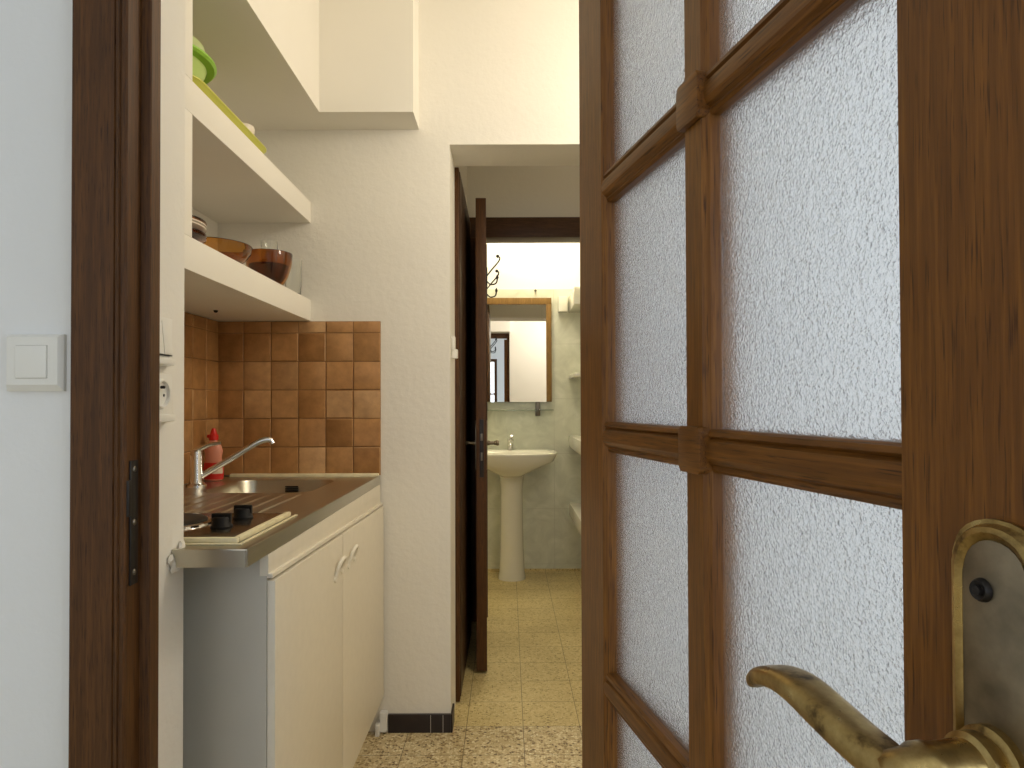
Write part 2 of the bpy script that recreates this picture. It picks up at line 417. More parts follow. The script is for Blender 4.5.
rows = [(1.3905, 1.432)] + [(TZ[k+1], TZ[k]) for k in range(5)]
bs_ = empty('wall_backsplash', (-0.73, 2.415, 0.891)); tag(bs_, 'brown terracotta tile backsplash on the end wall behind the sink', 'tiles', kind='structure')
bm = bmesh.new()
cols = [(-0.445-0.0957*(k+1), -0.445-0.0957*k) for k in range(6)]
tiles(bm, (0, 2.414, 0), (1,0,0), (0,0,1), (0,-1,0), cols, rows)
mesh('tile_field', bm, TERRA, bs_)
mesh('grout_bed', B((-1.0145, -0.446, 2.4125, 2.4195, 0.893, 1.4315)), GROUT, bs_, smooth=False)
bs_ = empty('wall_backsplash_left', (-1.017, 1.86, 0.891)); tag(bs_, 'narrow strip of orange terracotta tiles on the left wall beside the tap', 'tiles', kind='structure')
bm = bmesh.new()
cy = [(2.406-0.0996*(k+1), 2.406-0.0996*k) for k in range(11)]
tiles(bm, (-1.0145, 0, 0), (0,1,0), (0,0,1), (1,0,0), cy, rows)
mesh('tile_field', bm, TERRA, bs_)
mesh('grout_bed', B((-1.0195, -1.0125, 1.31, 2.4125, 0.893, 1.4315)), GROUT, bs_, smooth=False)

# dark frame of the glazed door: left jamb with rebate, stop and moulded casing
tf = empty('trim_1', (-0.56, 0.96, 0)); tag(tf, 'dark stained door frame with moulded casing left of the kitchen opening', 'door frame', kind='structure')
bm = bmesh.new()   # casing face with mouldings, profile in (x,y)
prof = [(-0.607, 0.976), (-0.607, 0.957), (-0.605, 0.955), (-0.5475, 0.955), (-0.5460, 0.9575), (-0.5445, 0.9555), (-0.5405, 0.9545), (-0.5385, 0.9575), (-0.5370, 0.9560), (-0.5325, 0.9560), (-0.5300, 0.9590), (-0.5300, 0.976)]
prism(bm, prof, 'z', 0, 2.14)
mesh('casing', bm, CASE, tf, ang=20)
bm = bmesh.new()
prism(bm, [(-0.575, 0.976), (-0.530, 0.976), (-0.530, 0.994), (-0.5175, 0.995), (-0.5160, 0.9965), (-0.5160, 1.0215), (-0.5175, 1.023), (-0.575, 1.023)], 'z', 0, 2.14)
mesh('jamb', bm, CASE, tf, ang=25)
bm = B((0.136, 0.165, 0.956, 1.023, 0, 2.14), bev=0.002)
mesh('jamb', bm, CASE, tf)
mesh('header', B((-0.516, 0.136, 0.995, 1.023, 2.06, 2.14), (-0.6035, 0.165, 0.955, 0.9945, 2.085, 2.16)), CASEX, tf)
bm = B((-0.5300, -0.5270, 0.9655, 0.9845, 0.888, 1.062), bev=0.0008)
box(bm, -0.5300, -0.5262, 0.9585, 0.9660, 0.985, 1.035, bev=0.001)
sp = mesh('strike_plate', bm, IRON, tf)
bm = bmesh.new()
for z in (0.905, 0.975, 1.05): lathe(bm, [(0.0, -0.5272), (0.0045, -0.5270), (0.003, -0.5255), (0.0, -0.5252)], (0, 0.975, z), 12, 'x')
mesh('screw', bm, DKMETAL, sp)

# black skirting and boxing at the foot of the end wall
o = struct('baseboard_back', B((-0.420, -0.203, 2.408, 2.42, 0, 0.063), (-0.203, -0.196, 2.408, 2.50, 0, 0.063), bev=0.0015), BBLACK, 'short black tiled skirting at the foot of the end wall', 'baseboard')
mesh('joint', B((-0.2725, -0.2710, 2.4072, 2.409, 0.001, 0.062), (-0.2295, -0.2280, 2.4072, 2.409, 0.001, 0.062)), BJOINT, o, smooth=False)
struct('trim_3', B((-0.447, -0.4215, 2.395, 2.42, 0.008, 0.075), (-0.46, -0.445, 2.38, 2.42, 0.0, 0.04), bev=0.003), W_NEAR, 'small white plaster block between cabinet and black skirting', 'trim')

# ---------------------------------------------------------------- glazed door
ANG = math.atan2(-0.9806, 0.196)
D1 = empty('door_1', (0.103, 0.985, 0), ANG)
tag(D1, 'open glazed oak door with frosted textured panes at right', 'door', kind='structure')
DW, DH, TH = 0.708, 2.05, 0.040
def profile_stile(x0, x1, left_m, right_m):
    g = 0.012
    p = []
    # front (y=0) from x0 to x1 with ogee on the glazed sides
    if left_m: p += [(x0-0.006, 0.014), (x0-0.005, 0.006), (x0-0.002, 0.003), (x0, 0.0)]
    else: p += [(x0, 0.002), (x0+0.002, 0.0)]
    if right_m: p += [(x1, 0.0), (x1+0.002, 0.003), (x1+0.005, 0.006), (x1+0.006, 0.014)]
    else: p += [(x1-0.002, 0.0), (x1, 0.002)]
    if right_m: p += [(x1+0.006, 0.026), (x1+0.005, 0.034), (x1, TH)]
    else: p += [(x1, TH)]
    if left_m: p += [(x0, TH), (x0-0.005, 0.034), (x0-0.006, 0.026)]
    else: p += [(x0, TH)]
    return p
ZR = [0.4525, 0.7755, 1.0975, 1.420, 1.7425]
bm = bmesh.new(); prism(bm, profile_stile(0.0, 0.095, False, True), 'z', 0.008, DH); mesh('stile', bm, OAKZ, D1, local=True, ang=25)
bm = bmesh.new(); prism(bm, profile_stile(0.607, DW, True, False), 'z', 0.008, DH); mesh('stile', bm, OAKZ, D1, local=True, ang=25)
bm = bmesh.new(); prism(bm, profile_stile(0.338, 0.370, True, True), 'z', 0.20, 1.97); mesh('mullion', bm, OAKZ, D1, local=True, ang=25)
mesh('bottom_rail', B((0.095, 0.610, 0.0, TH, 0.008, 0.20), bev=0.001), OAKX, D1, local=True)
mesh('top_rail', B((0.095, 0.610, 0.0, TH, 1.96, DH), bev=0.001), OAKX, D1, local=True)
def rail_prof(z):
    # (y,z): moulded glazing bar with a bead at the top and a rounded nose
    h = 0.0195
    return [(0.013, z+h), (0.006, z+h), (0.003, z+h-0.002), (0.002, z+h-0.006), (0.0055, z+h-0.0085), (0.0015, z+h-0.011), (0.0, z+0.002), (0.0005, z-0.006),
            (0.003, z-h+0.0085), (0.0065, z-h+0.006), (0.0055, z-h+0.003), (0.008, z-h), (0.014, z-h), (0.026, z-h), (0.034, z-h+0.003), (TH, z-h+0.008), (TH, z+h-0.008), (0.034, z+h-0.003), (0.026, z+h)]
for z in ZR:
    bm = bmesh.new(); prism(bm, rail_prof(z), 'x', 0.095, 0.610)
    r = mesh('glazing_bar', bm, OAKX, D1, local=True, ang=22)
    bm = bmesh.new()
    h = 0.0235
    h = 0.0215
    prism(bm, [(0.332, z+0.016), (0.336, z+h), (0.372, z+h), (0.376, z+0.016), (0.376, z-0.016), (0.372, z-h), (0.336, z-h), (0.332, z-0.016)], 'y', -0.0065, 0.012, bev=0.0014)
    mesh('boss', bm, OAKX, r, local=True)
ZE = [0.20] + ZR + [1.96]
for x0, x1 in ((0.096, 0.337), (0.371, 0.609)):
    for k in range(len(ZE)-1):
        mesh('glass_pane', B((x0, x1, 0.0155, 0.0205, ZE[k], ZE[k+1])), HGLASS, D1, local=True, smooth=False)
# brass lever set
PX, PZ0, PZ1 = 0.670, 0.855, 1.0845
def plate_outline(hw, zt, zb, arch):
    out = [(PX-hw, zb)]
    out += [(PX-hw, zt-arch)]
    for k in range(1, 12):
        a = PI - PI*k/12
        out.append((PX + hw*math.cos(a)*0.94, zt-arch + 0.003 + (arch-0.003)*math.sin(a)))
    out += [(PX+hw, zt-arch), (PX+hw, zb)]
    for k in range(1, 8):
        a = -PI*k/8
        out.append((PX + hw*math.cos(a)*0.94, zb + arch*math.sin(a)*0.8))
    return out
bm = bmesh.new()
prism(bm, plate_outline(0.0262, PZ1, PZ0, 0.020), 'y', -0.0028, 0.0)
rings = []
for hw, yy, dz in ((0.0245, -0.0028, -0.002), (0.0230, -0.0065, -0.0035), (0.0205, -0.0075, -0.006), (0.0185, -0.0060, -0.0085), (0.0178, -0.0048, -0.0095)):
    rings.append([(x, yy, z) for x, z in plate_outline(hw, PZ1+dz, PZ0-dz, 0.020)])
loft(bm, rings, cap0=True, cap1=True)
bp = mesh('handle_plate', bm, BRASS, D1, local=True)
bm = bmesh.new(); prism(bm, plate_outline(0.0176, PZ1-0.0098, PZ0+0.0098, 0.018), 'y', -0.0056, -0.004, bev=0.0006)
mesh('plate_face', bm, BRASSF, bp, local=True)
bm = bmesh.new()
lathe(bm, [(0.0, -0.0095), (0.0022, -0.0094), (0.0024, -0.0078), (0.0046, -0.0085), (0.0056, -0.0070), (0.0060, -0.0045), (0.0, -0.004)], (PX-0.006, 0, 1.050), 20, 'y')
mesh('plate_screw', bm, IRON, bp, local=True)
bm = bmesh.new()
HZ = 0.969
lathe(bm, [(0.0, -0.003), (0.0185, -0.0045), (0.0185, -0.010), (0.0150, -0.012), (0.0165, -0.014), (0.0165, -0.020), (0.0138, -0.0215), (0.0135, -0.030), (0.0135, -0.040), (0.0145, -0.042), (0.0145, -0.047), (0.0130, -0.050), (0.0120, -0.060), (0.0085, -0.065), (0.0, -0.066)], (PX, 0, HZ), 32, 'y')
pts = smooth_path([(PX+0.004, -0.055, HZ-0.001), (0.655, -0.0565, HZ+0.002), (0.640, -0.058, HZ+0.005), (0.622, -0.059, HZ+0.009), (0.602, -0.060, HZ+0.013), (0.585, -0.060, HZ+0.0125), (0.570, -0.060, HZ+0.0085), (0.559, -0.0595, HZ+0.003), (0.553, -0.059, HZ-0.002)], 5)
n = len(pts); rad = []
for i in range(n):
    s = i/(n-1)
    w = 0.0095*(1-s) + 0.0045*s
    wide = 0.0095 + 0.0030*math.sin(PI*min(1, s*1.15))
    rad.append((wide*(1-0.35*max(0, s-0.75)*4), w*(1-0.35*max(0, s-0.8)*3)))
sweep(bm, pts, rad, n=24, e=3.2)
mesh('handle_lever', bm, BRASS, D1, local=True, ang=50)

# ---------------------------------------------------------------- the two doors of the passage
D2 = empty('door_2', (-0.198, 2.65, 0)); tag(D2, 'dark wooden door folded back along the left side of the passage', 'door', kind='structure')
bm = B((-0.2095, -0.187, 2.644, 3.41, 0.006, 2.052), bev=0.002)
mesh('leaf', bm, CASE, D2)
bm = bmesh.new()
for k in range(5):
    y0 = 2.66 + 0.15*k
    box(bm, -0.187, -0.1835, y0, y0+0.144, 0.02, 2.04, bev=0.0015)
mesh('plank_facing', bm, DOORD, D2)
A3 = math.atan2(0.73, -0.0235) - PI/2
D3 = empty('door_3', (-0.0915, 2.93, 0), A3)   # local y runs from the free edge to the hinge, local -x is the thickness
tag(D3, 'open bathroom door seen edge on with latch plate and lever handles', 'door', kind='structure')
mesh('leaf', B((-0.0445, 0.0, 0.0, 0.70, 0.012, 2.019), bev=0.002), CASE, D3, local=True)
bm = bmesh.new()
for z0, z1 in ((0.20, 0.85), (1.05, 1.85)):
    box(bm, -0.0, 0.004, 0.12, 0.60, z0, z1, bev=0.003); box(bm, -0.0485, -0.0445, 0.12, 0.60, z0, z1, bev=0.003)
mesh('raised_panel', bm, DOORD, D3, local=True)
lp = mesh('latch_plate', B((-0.030, -0.012, -0.0022, 0.0, 0.83, 1.075), bev=0.001), IRON, D3, local=True)
bm = B((-0.026, -0.016, -0.006, -0.002, 0.985, 1.015), (-0.025, -0.017, -0.0035, -0.002, 0.90, 0.935), bev=0.001)
mesh('latch_bolt', bm, DKMETAL, lp, local=True)
for s, nm in ((1, 'inner'), (-1, 'outer')):
    bm = bmesh.new(); xf = 0.0 if s > 0 else -0.0445
    prism(bm, [(0.042, 0.86), (0.078, 0.86), (0.078, 1.05), (0.06, 1.07), (0.042, 1.05)], 'x', xf, xf+s*0.004, bev=0.001)
    hp = mesh('handle_plate', bm, BRASSF, D3, local=True)
    bm = bmesh.new()
    pr = [(0.0, 0.003), (0.011, 0.004), (0.011, 0.012), (0.0075, 0.015), (0.007, 0.032), (0.010, 0.036), (0.0085, 0.041), (0.012, 0.045), (0.011, 0.053), (0.0, 0.054)]
    lathe(bm, [(r, xf+s*h) for r, h in pr], (0, 0.06, 0.972), 18, 'x')
    p = smooth_path([(xf+s*0.046, 0.06, 0.972), (xf+s*0.047, 0.085, 0.976), (xf+s*0.047, 0.12, 0.970), (xf+s*0.046, 0.155, 0.974)], 4)
    sweep(bm, p, 0.007, n=12)
    mesh('door_lever', bm, BRASSF, D3, local=True)

# coat hooks on the bathroom door
def coat_hook(y, z, label):
    e = empty('coat_hook', tuple(ROOT[D3] @ Vector((0.0, y, z))), A3)
    tag(e, label, 'hook', 'coat hooks on the bathroom door')
    mesh('hook_plate', B((0.0003, 0.006, -0.011, 0.011, -0.05, 0.03), bev=0.002), IRON, e, local=True)
    bm = bmesh.new()
    p = smooth_path([(0.004, 0, -0.005), (0.025, 0, 0.022), (0.046, 0, 0.046), (0.058, 0, 0.063), (0.060, 0, 0.075), (0.052, 0, 0.081)], 4)
    sweep(bm, p, 0.0032, n=10, up=(0,1,0)); lathe(bm, [(0, -0.008), (0.006, -0.005), (0.0078, 0), (0.006, 0.005), (0, 0.008)], (0.051, 0, 0.081), 14)
    mesh('upper_prong', bm, IRON, e, local=True)
    bm = bmesh.new()
    p = smooth_path([(0.004, 0, -0.030), (0.018, 0, -0.043), (0.036, 0, -0.042), (0.046, 0, -0.034), (0.049, 0, -0.018)], 4)
    sweep(bm, p, 0.0032, n=10, up=(0,1,0)); lathe(bm, [(0, -0.010), (0.005, -0.007), (0.0065, 0), (0.004, 0.008), (0, 0.014)], (0.049, 0, -0.012), 14)
    mesh('lower_prong', bm, IRON, e, local=True)
coat_hook(0.10, 1.710, 'nearer and higher black double coat hook on the bathroom door')
coat_hook(0.36, 1.695, 'farther and lower black double coat hook on the bathroom door')

# small white catch on the edge of the opening
bm = B((-0.203, -0.190, 2.470, 2.515, 1.335, 1.385), bev=0.004); box(bm, -0.203, -0.181, 2.478, 2.508, 1.305, 1.338, bev=0.004)
tag(mesh('door_catch', bm, WPLAST), 'small white plastic catch on the edge of the passage opening', 'catch')

# ---------------------------------------------------------------- switches and socket
def plate_switch(loc, rz, label, double):
    e = empty('light_switch', loc, rz); tag(e, label, 'light switch')
    # local: x along wall, -y out of the wall, z up
    bm = bmesh.new()
    h = 0.040
    loft(bm, [[(-h,0,-h),(h,0,-h),(h,0,h),(-h,0,h)], [(-h,-0.006,-h),(h,-0.006,-h),(h,-0.006,h),(-h,-0.006,h)], [(-h+0.004,-0.0125,-h+0.009),(h-0.005,-0.0125,-h+0.009),(h-0.005,-0.0125,h-0.004),(-h+0.004,-0.0125,h-0.004)]])
    mesh('cover_plate', bm, WPLAST, e, local=True, ang=20)
    xs = [(-0.0215, -0.0008), (0.0008, 0.0215)] if double else [(-0.0225, 0.0205)]
    for a, b in xs:
        mesh('rocker', B((a, b, -0.0150, -0.0105, -0.0215, 0.0235), bev=0.0008), WPLAST, e, local=True)
        mesh('rocker_gap', B((a-0.0007, b+0.0009, -0.0127, -0.0100, -0.0223, 0.0243)), GREYP, e, local=True, smooth=False)
    return e
plate_switch((-0.6640, 0.975, 1.200), 0, 'square white single light switch on the wall left of the door frame', False)
# plates on the kitchen pier (wall face at x=-0.575, facing +x)
def pier_base(name, z, label, cat):
    e = empty(name, (-0.575, 1.122, z), PI/2); tag(e, label, cat)
    bm = bmesh.new(); h = 0.040
    box(bm, -h, h, -0.010, 0, -h, h, bev=0.003)
    box(bm, -h+0.002, h-0.002, -0.017, -0.004, -h+0.001, -h+0.0135, bev=0.003)
    mesh('cover_plate', bm, WPLAST, e, local=True); return e
e = pier_base('light_switch', 1.245, 'white double rocker switch on the pier above the socket', 'light switch')
for a, b in ((-0.028, -0.001), (0.001, 0.028)):
    bm = bmesh.new(); prism(bm, [(-0.009, 0.033), (-0.0115, 0.033), (-0.017, -0.022), (-0.009, -0.022)], 'x', a, b, bev=0.0008)
    mesh('rocker', bm, WPLAST, e, local=True)
mesh('rocker_gap', B((-0.028, 0.028, -0.0155, -0.009, -0.0238, -0.0224)), IRON, e, local=True, smooth=False)
e = pier_base('wall_socket', 1.152, 'round white power socket on the pier below the double switch', 'socket')
bm = bmesh.new()
lathe(bm, [(0.0, -0.0105), (0.0190, -0.0105), (0.0205, -0.0155), (0.0235, -0.0155), (0.0260, -0.0095)], (0, 0, 0.006), 32, 'y')
mesh('socket_rim', bm, WPLAST, e, local=True)
bm = bmesh.new()
for x in (-0.0095, 0.0095): lathe(bm, [(0.0, -0.0100), (0.0025, -0.0100), (0.0025, -0.0112), (0.0, -0.0112)], (x, 0, 0.004), 12, 'y')
lathe(bm, [(0.0, -0.010), (0.0024, -0.010), (0.0024, -0.0165), (0.0, -0.018)], (0, 0, 0.017), 12, 'y')
mesh('contacts', bm, IRON, e, local=True)

# ---------------------------------------------------------------- shelves of the alcove
SX = -0.692
bm = B((-1.02, SX, 1.2245, 2.42, 1.779, 1.853), (-1.02, SX, 1.36, 1.51, 1.853, 2.108), bev=0.002)
tag(mesh('wall_shelf', bm, W_SHELF), 'upper thick cream plaster shelf with the green tray on it', 'shelf', 'plaster shelves in the alcove')
bm = B((-1.02, SX, 1.2245, 2.42, 1.433, 1.5075), (-1.02, SX, 1.36, 1.51, 1.5075, 1.779), bev=0.002)
tag(mesh('wall_shelf', bm, W_SHELF), 'lower thick cream plaster shelf with the amber bowls on it', 'shelf', 'plaster shelves in the alcove')
bm = bmesh.new(); lathe(bm, [(0.0, 1.4330), (0.007, 1.4328), (0.006, 1.4285), (0.003, 1.426), (0.0, 1.4255)], (-0.905, 2.135, 0), 14)
tag(mesh('shelf_screw', bm, IRON), 'small dark screw cap under the lower plaster shelf', 'screw')

# things on the upper shelf
ZU, ZL = 1.853, 1.5075
e = empty('tray', (-0.80, 1.74, ZU)); tag(e, 'long yellow green plastic tray along the edge of the upper shelf', 'tray')
bm = bmesh.new()
tr = [(0.0, 0.000), (0.004, 0.004), (0.016, 0.026), (0.022, 0.030), (0.022, 0.033), (0.014, 0.031), (0.0, 0.006)]
rg = []
for i, (o_, z) in enumerate(tr): rg.append(rrect(-0.915-o_, -0.722+o_, 1.535-o_, 2.035+o_, 0.05+o_, ZU+z, 6))
loft(bm, rg); mesh('tray_body', bm, OLIVE, e)
e = empty('mixing_bowl', (-0.83, 1.60, ZU+0.006)); tag(e, 'lime green mixing bowl with a wide rim at the end of the tray', 'bowl')
bm = bmesh.new()
lathe(bm, [(0.0, 0.0), (0.055, 0.0), (0.062, 0.004), (0.098, 0.036), (0.117, 0.074), (0.121, 0.085), (0.115, 0.083), (0.092, 0.036), (0.056, 0.008), (0.0, 0.006)], (-0.83, 1.60, ZU+0.0065), 40)
mesh('bowl_body', bm, LIMEP, e)
bm = bmesh.new()
lathe(bm, [(0.119, 0.078), (0.136, 0.080), (0.141, 0.085), (0.140, 0.090), (0.136, 0.091), (0.119, 0.088)], (-0.83, 1.60, ZU+0.0065), 48, closed=True)
mesh('rim', bm, LIME, e)
bm = bmesh.new()
lathe(bm, [(0.0, 0.0), (0.045, 0.0), (0.07, 0.02), (0.10, 0.075), (0.112, 0.098), (0.115, 0.101), (0.109, 0.101), (0.066, 0.026), (0.0, 0.008)], (-0.83, 1.60, ZU+0.032), 40)
sb = mesh('salad_bowl', bm, plain('very pale lime plastic', (0.70, 0.76, 0.40), 0.4)); tag(sb, 'pale lime bowl nested inside the lime green mixing bowl', 'bowl')
bm = bmesh.new(); zc = ZU+0.0065
lathe(bm, [(0.0, 0.0), (0.018, 0.0), (0.020, 0.004), (0.035, 0.056), (0.034, 0.066), (0.030, 0.064), (0.017, 0.006), (0.0, 0.005)], (-0.750, 1.94, zc), 28)
tag(mesh('cup', bm, PINKW), 'pale pinkish cup at the far end of the green tray', 'cup')

# things on the lower shelf
def plate(x, y, z, r, m, label):
    bm = bmesh.new()
    lathe(bm, [(0.0, 0.0), (r*0.55, 0.0), (r*0.6, 0.003), (r*0.92, 0.013), (r, 0.0165), (r, 0.019), (r*0.90, 0.0165), (r*0.58, 0.006), (0.0, 0.004)], (0, 0, 0), 48)
    o = mesh('plate', bm, m, local=True); o.location = (x, y, z)
    return tag(o, label, 'plate', 'stacked plates on the lower shelf')
zz = ZL + 0.0006
for k, (m, lab) in enumerate(((AMBERD, 'brown glass plate at the very bottom of the stack on the lower shelf'),
                              (AMBERD, 'brown glass plate second from the bottom of the stack'),
                              (PINKW, 'lower white plate in the middle of the stack'),
                              (PINKW, 'upper white plate just under the topmost dark plate'),
                              (AMBERD, 'topmost dark brown glass plate of the stack on the lower shelf'))):
    plate(-0.800, 1.565, zz + 0.0072*k + (0.007 if k > 1 else 0), 0.106, m, lab)
def glass_bowl(x, y, r, h, foot, m, label):
    bm = bmesh.new(); t = 0.0035
    lathe(bm, [(0.0, 0.0), (foot, 0.0), (foot+0.004, 0.003), (r*0.80, h*0.34), (r*0.95, h*0.66), (r, h*0.97), (r-t*0.4, h), (r-t, h*0.97), (r*0.95-t, h*0.66), (r*0.80-t, h*0.36), (foot*0.95, 0.008), (0.0, 0.006)], (0, 0, 0), 48)
    o = mesh('glass_bowl', bm, m, local=True); o.location = (x, y, ZL+0.0006)
    return tag(o, label, 'bowl', 'amber glass bowls on the lower shelf')
glass_bowl(-0.792, 1.845, 0.102, 0.060, 0.050, AMBER, 'wide shallow amber glass bowl between the plates and the deep bowl')
glass_bowl(-0.758, 2.185, 0.073, 0.112, 0.036, AMBER, 'deep amber glass bowl nearest the end wall on the lower shelf')
bm = bmesh.new(); r, h, t = 0.060, 0.066, 0.004
lathe(bm, [(0.0, 0.0), (0.030, 0.0), (r*0.80, h*0.34), (r*0.95, h*0.66), (r, h*0.97), (r-t*0.4, h), (r-t, h*0.97), (r*0.80-t, h*0.36), (0.0, 0.006)], (0, 0, 0), 40)
o = mesh('glass_bowl', bm, AMBERD, local=True); o.location = (-0.758, 2.185, ZL+0.009)
tag(o, 'small dark brown bowl nested inside the deep amber glass bowl', 'bowl', 'amber glass bowls on the lower shelf')
def tumbler(x, y, r, h, label, z=ZL+0.0006):
    bm = bmesh.new(); t = 0.0018
    lathe(bm, [(0.0, 0.0), (r*0.82, 0.0), (r*0.86, 0.003), (r, h), (r-t, h), (r*0.84-t, 0.008), (0.0, 0.007)], (0, 0, 0), 32)
    o = mesh('drinking_glass', bm, CLEAR, local=True); o.location = (x, y, z)
    return tag(o, label, 'glass', 'clear glasses on the lower shelf')
tumbler(-0.726, 2.330, 0.030, 0.122, 'clear tumbler at the far end of the lower shelf near the end wall')
tumbler(-0.812, 2.345, 0.028, 0.188, 'tall clear glass standing behind the deep amber bowl')

# ---------------------------------------------------------------- kitchenette
K = empty('kitchen_cabinet', (-0.73, 1.85, 0)); tag(K, 'low cream two door kitchen cabinet under the steel worktop', 'cabinet')
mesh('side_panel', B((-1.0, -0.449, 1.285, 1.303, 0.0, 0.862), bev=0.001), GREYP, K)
mesh('carcass', B((-1.0, -0.47, 1.303, 2.40, 0.12, 0.14), (-1.0, -0.98, 1.303, 2.40, 0.14, 0.70), (-1.0, -0.455, 2.385, 2.40, 0.14, 0.862), (-0.49, -0.455, 1.804, 1.822, 0.14, 0.77)), CREAM, K, smooth=False)
mesh('plinth', B((-0.515, -0.497, 1.303, 2.405, 0.0, 0.12)), CREAM, K, smooth=False)
bm = bmesh.new(); prism(bm, [(1.2845, 0.822), (2.405, 0.794), (2.405, 0.862), (1.2845, 0.862)], 'x', -0.462, -0.4455, bev=0.001)
prism(bm, [(1.2845, 0.818), (2.405, 0.789), (2.405, 0.798), (1.2845, 0.827)], 'x', -0.449, -0.4375, bev=0.0015)
mesh('apron', bm, CREAM, K)
def cab_door(y0, y1, z1a, z1b, hy):
    bm = bmesh.new(); prism(bm, [(y0, 0.13), (y1, 0.13), (y1, z1b), (y0, z1a)], 'x', -0.4485, -0.4335, bev=0.0015)
    d = mesh('cabinet_door', bm, CREAM, K)
    bm = bmesh.new()
    xx = -0.4335
    p = smooth_path([(xx-0.001, hy-0.034, 0.704), (xx+0.006, hy-0.034, 0.722), (xx+0.012, hy-0.027, 0.742), (xx+0.015, hy-0.002, 0.750), (xx+0.012, hy+0.024, 0.742), (xx+0.006, hy+0.032, 0.724), (xx-0.001, hy+0.033, 0.710)], 5)
    sweep(bm, p, 0.0048, n=12)
    for s in (-1, 1): lathe(bm, [(0.0, xx-0.0005), (0.0085, xx), (0.0085, xx+0.003), (0.006, xx+0.005), (0.0, xx+0.005)], (0, hy+s*0.034, 0.707-s*(-0.003)), 14, 'x')
    mesh('handle', bm, WHANDLE, d)
cab_door(1.2865, 1.811, 0.8135, 0.800, 1.762)
cab_door(1.815, 2.402, 0.800, 0.786, 1.905)

WT = empty('sink_worktop', (-0.73, 1.80, 0.862)); tag(WT, 'stainless steel sink worktop with drainer on the cream cabinet', 'worktop')
ZT = 0.891
def top_fill(bm, outer, hole):
    t = bmesh.new()
    for loop in (outer, hole):
        vs = [t.verts.new(p) for p in loop]
        for i in range(len(vs)): t.edges.new((vs[i], vs[(i+1) % len(vs)]))
    bmesh.ops.triangle_fill(t, use_beauty=True, use_dissolve=False, edges=t.edges[:])
    merge(bm, t)
outer = [(-1.012, 1.226), (-0.574, 1.226), (-0.574, 1.179), (-0.449, 1.179), (-0.4455, 1.1825), (-0.4455, 2.406), (-1.012, 2.406)]
bx = (-0.885, -0.565, 1.955, 2.295)
bm = bmesh.new()
top_fill(bm, [(x, y, ZT) for x, y in outer], rrect(*bx, 0.06, ZT, 8))
n = len(outer)
t = bmesh.new()
A = [t.verts.new((x, y, ZT)) for x, y in outer]; Bv = [t.verts.new((x, y, ZT-0.028)) for x, y in outer]
for i in range(n): t.faces.new((A[i], A[(i+1) % n], Bv[(i+1) % n], Bv[i]))
merge(bm, t)
# raised anti-drip lip along the front and near edges, drainer ribs
box(bm, -0.4555, -0.4455, 1.1800, 2.406, ZT, ZT+0.0025, bev=0.001)
box(bm, -0.574, -0.4455, 1.1790, 1.189, ZT, ZT+0.0025, bev=0.001)
for k in range(9):
    x = -0.915 + 0.042*k
    prism(bm, [(x-0.007, ZT), (x-0.004, ZT+0.0028), (x+0.004, ZT+0.0028), (x+0.007, ZT)], 'y', 1.585, 1.915)
bmesh.ops.remove_doubles(bm, verts=bm.verts[:], dist=0.00005)
mesh('worktop_sheet', bm, STEEL, WT, ang=30)
bm = bmesh.new()
rg = [rrect(*bx, 0.06, ZT, 8), rrect(bx[0]+0.004, bx[1]-0.004, bx[2]+0.004, bx[3]-0.004, 0.056, ZT-0.006, 8),
      rrect(bx[0]+0.010, bx[1]-0.010, bx[2]+0.010, bx[3]-0.010, 0.052, ZT-0.11, 8), rrect(bx[0]+0.035, bx[1]-0.035, bx[2]+0.035, bx[3]-0.035, 0.04, ZT-0.145, 8),
      rrect(-0.75, -0.70, 2.10, 2.15, 0.02, ZT-0.150, 8)]
t = bmesh.new(); loft(bm, rg, cap0=False, cap1=True); t.free()
sbw = mesh('sink_bowl', bm, STEEL, WT, ang=40)
bm = bmesh.new(); lathe(bm, [(0.0, 0.006), (0.018, 0.006), (0.030, 0.004), (0.034, 0.0), (0.0, -0.001)], (-0.725, 2.125, ZT-0.149), 24)
mesh('drain', bm, CHROME, sbw)
bm = bmesh.new()
for zz_ in (-0.022, -0.029, -0.036): box(bm, -0.737, -0.695, 2.280, 2.287, ZT+zz_-0.002, ZT+zz_+0.002, bev=0.001)
mesh('overflow', bm, IRON, sbw)
bm = B((-0.965, -0.449, 2.390, 2.408, ZT-0.001, ZT+0.010), bev=0.004)
mesh('sealant', bm, TAPE, WT)
bm = bmesh.new()
random.seed(11)
for (cx, cy_, cz, r) in ((-0.571, 1.196, 0.880, 0.014), (-0.571, 1.183, 0.866, 0.013), (-0.571, 1.21, 0.893, 0.011), (-0.572, 1.172, 0.877, 0.010), (-0.571, 1.20, 0.861, 0.009)):
    t = bmesh.new(); bmesh.ops.create_icosphere(t, subdivisions=2, radius=r)
    for v in t.verts: v.co *= random.uniform(0.75, 1.15); v.co.x *= 0.45
    merge(bm, t, Matrix.Translation((cx, cy_, cz)))
mesh('filler_blob', bm, W_KIT, WT)

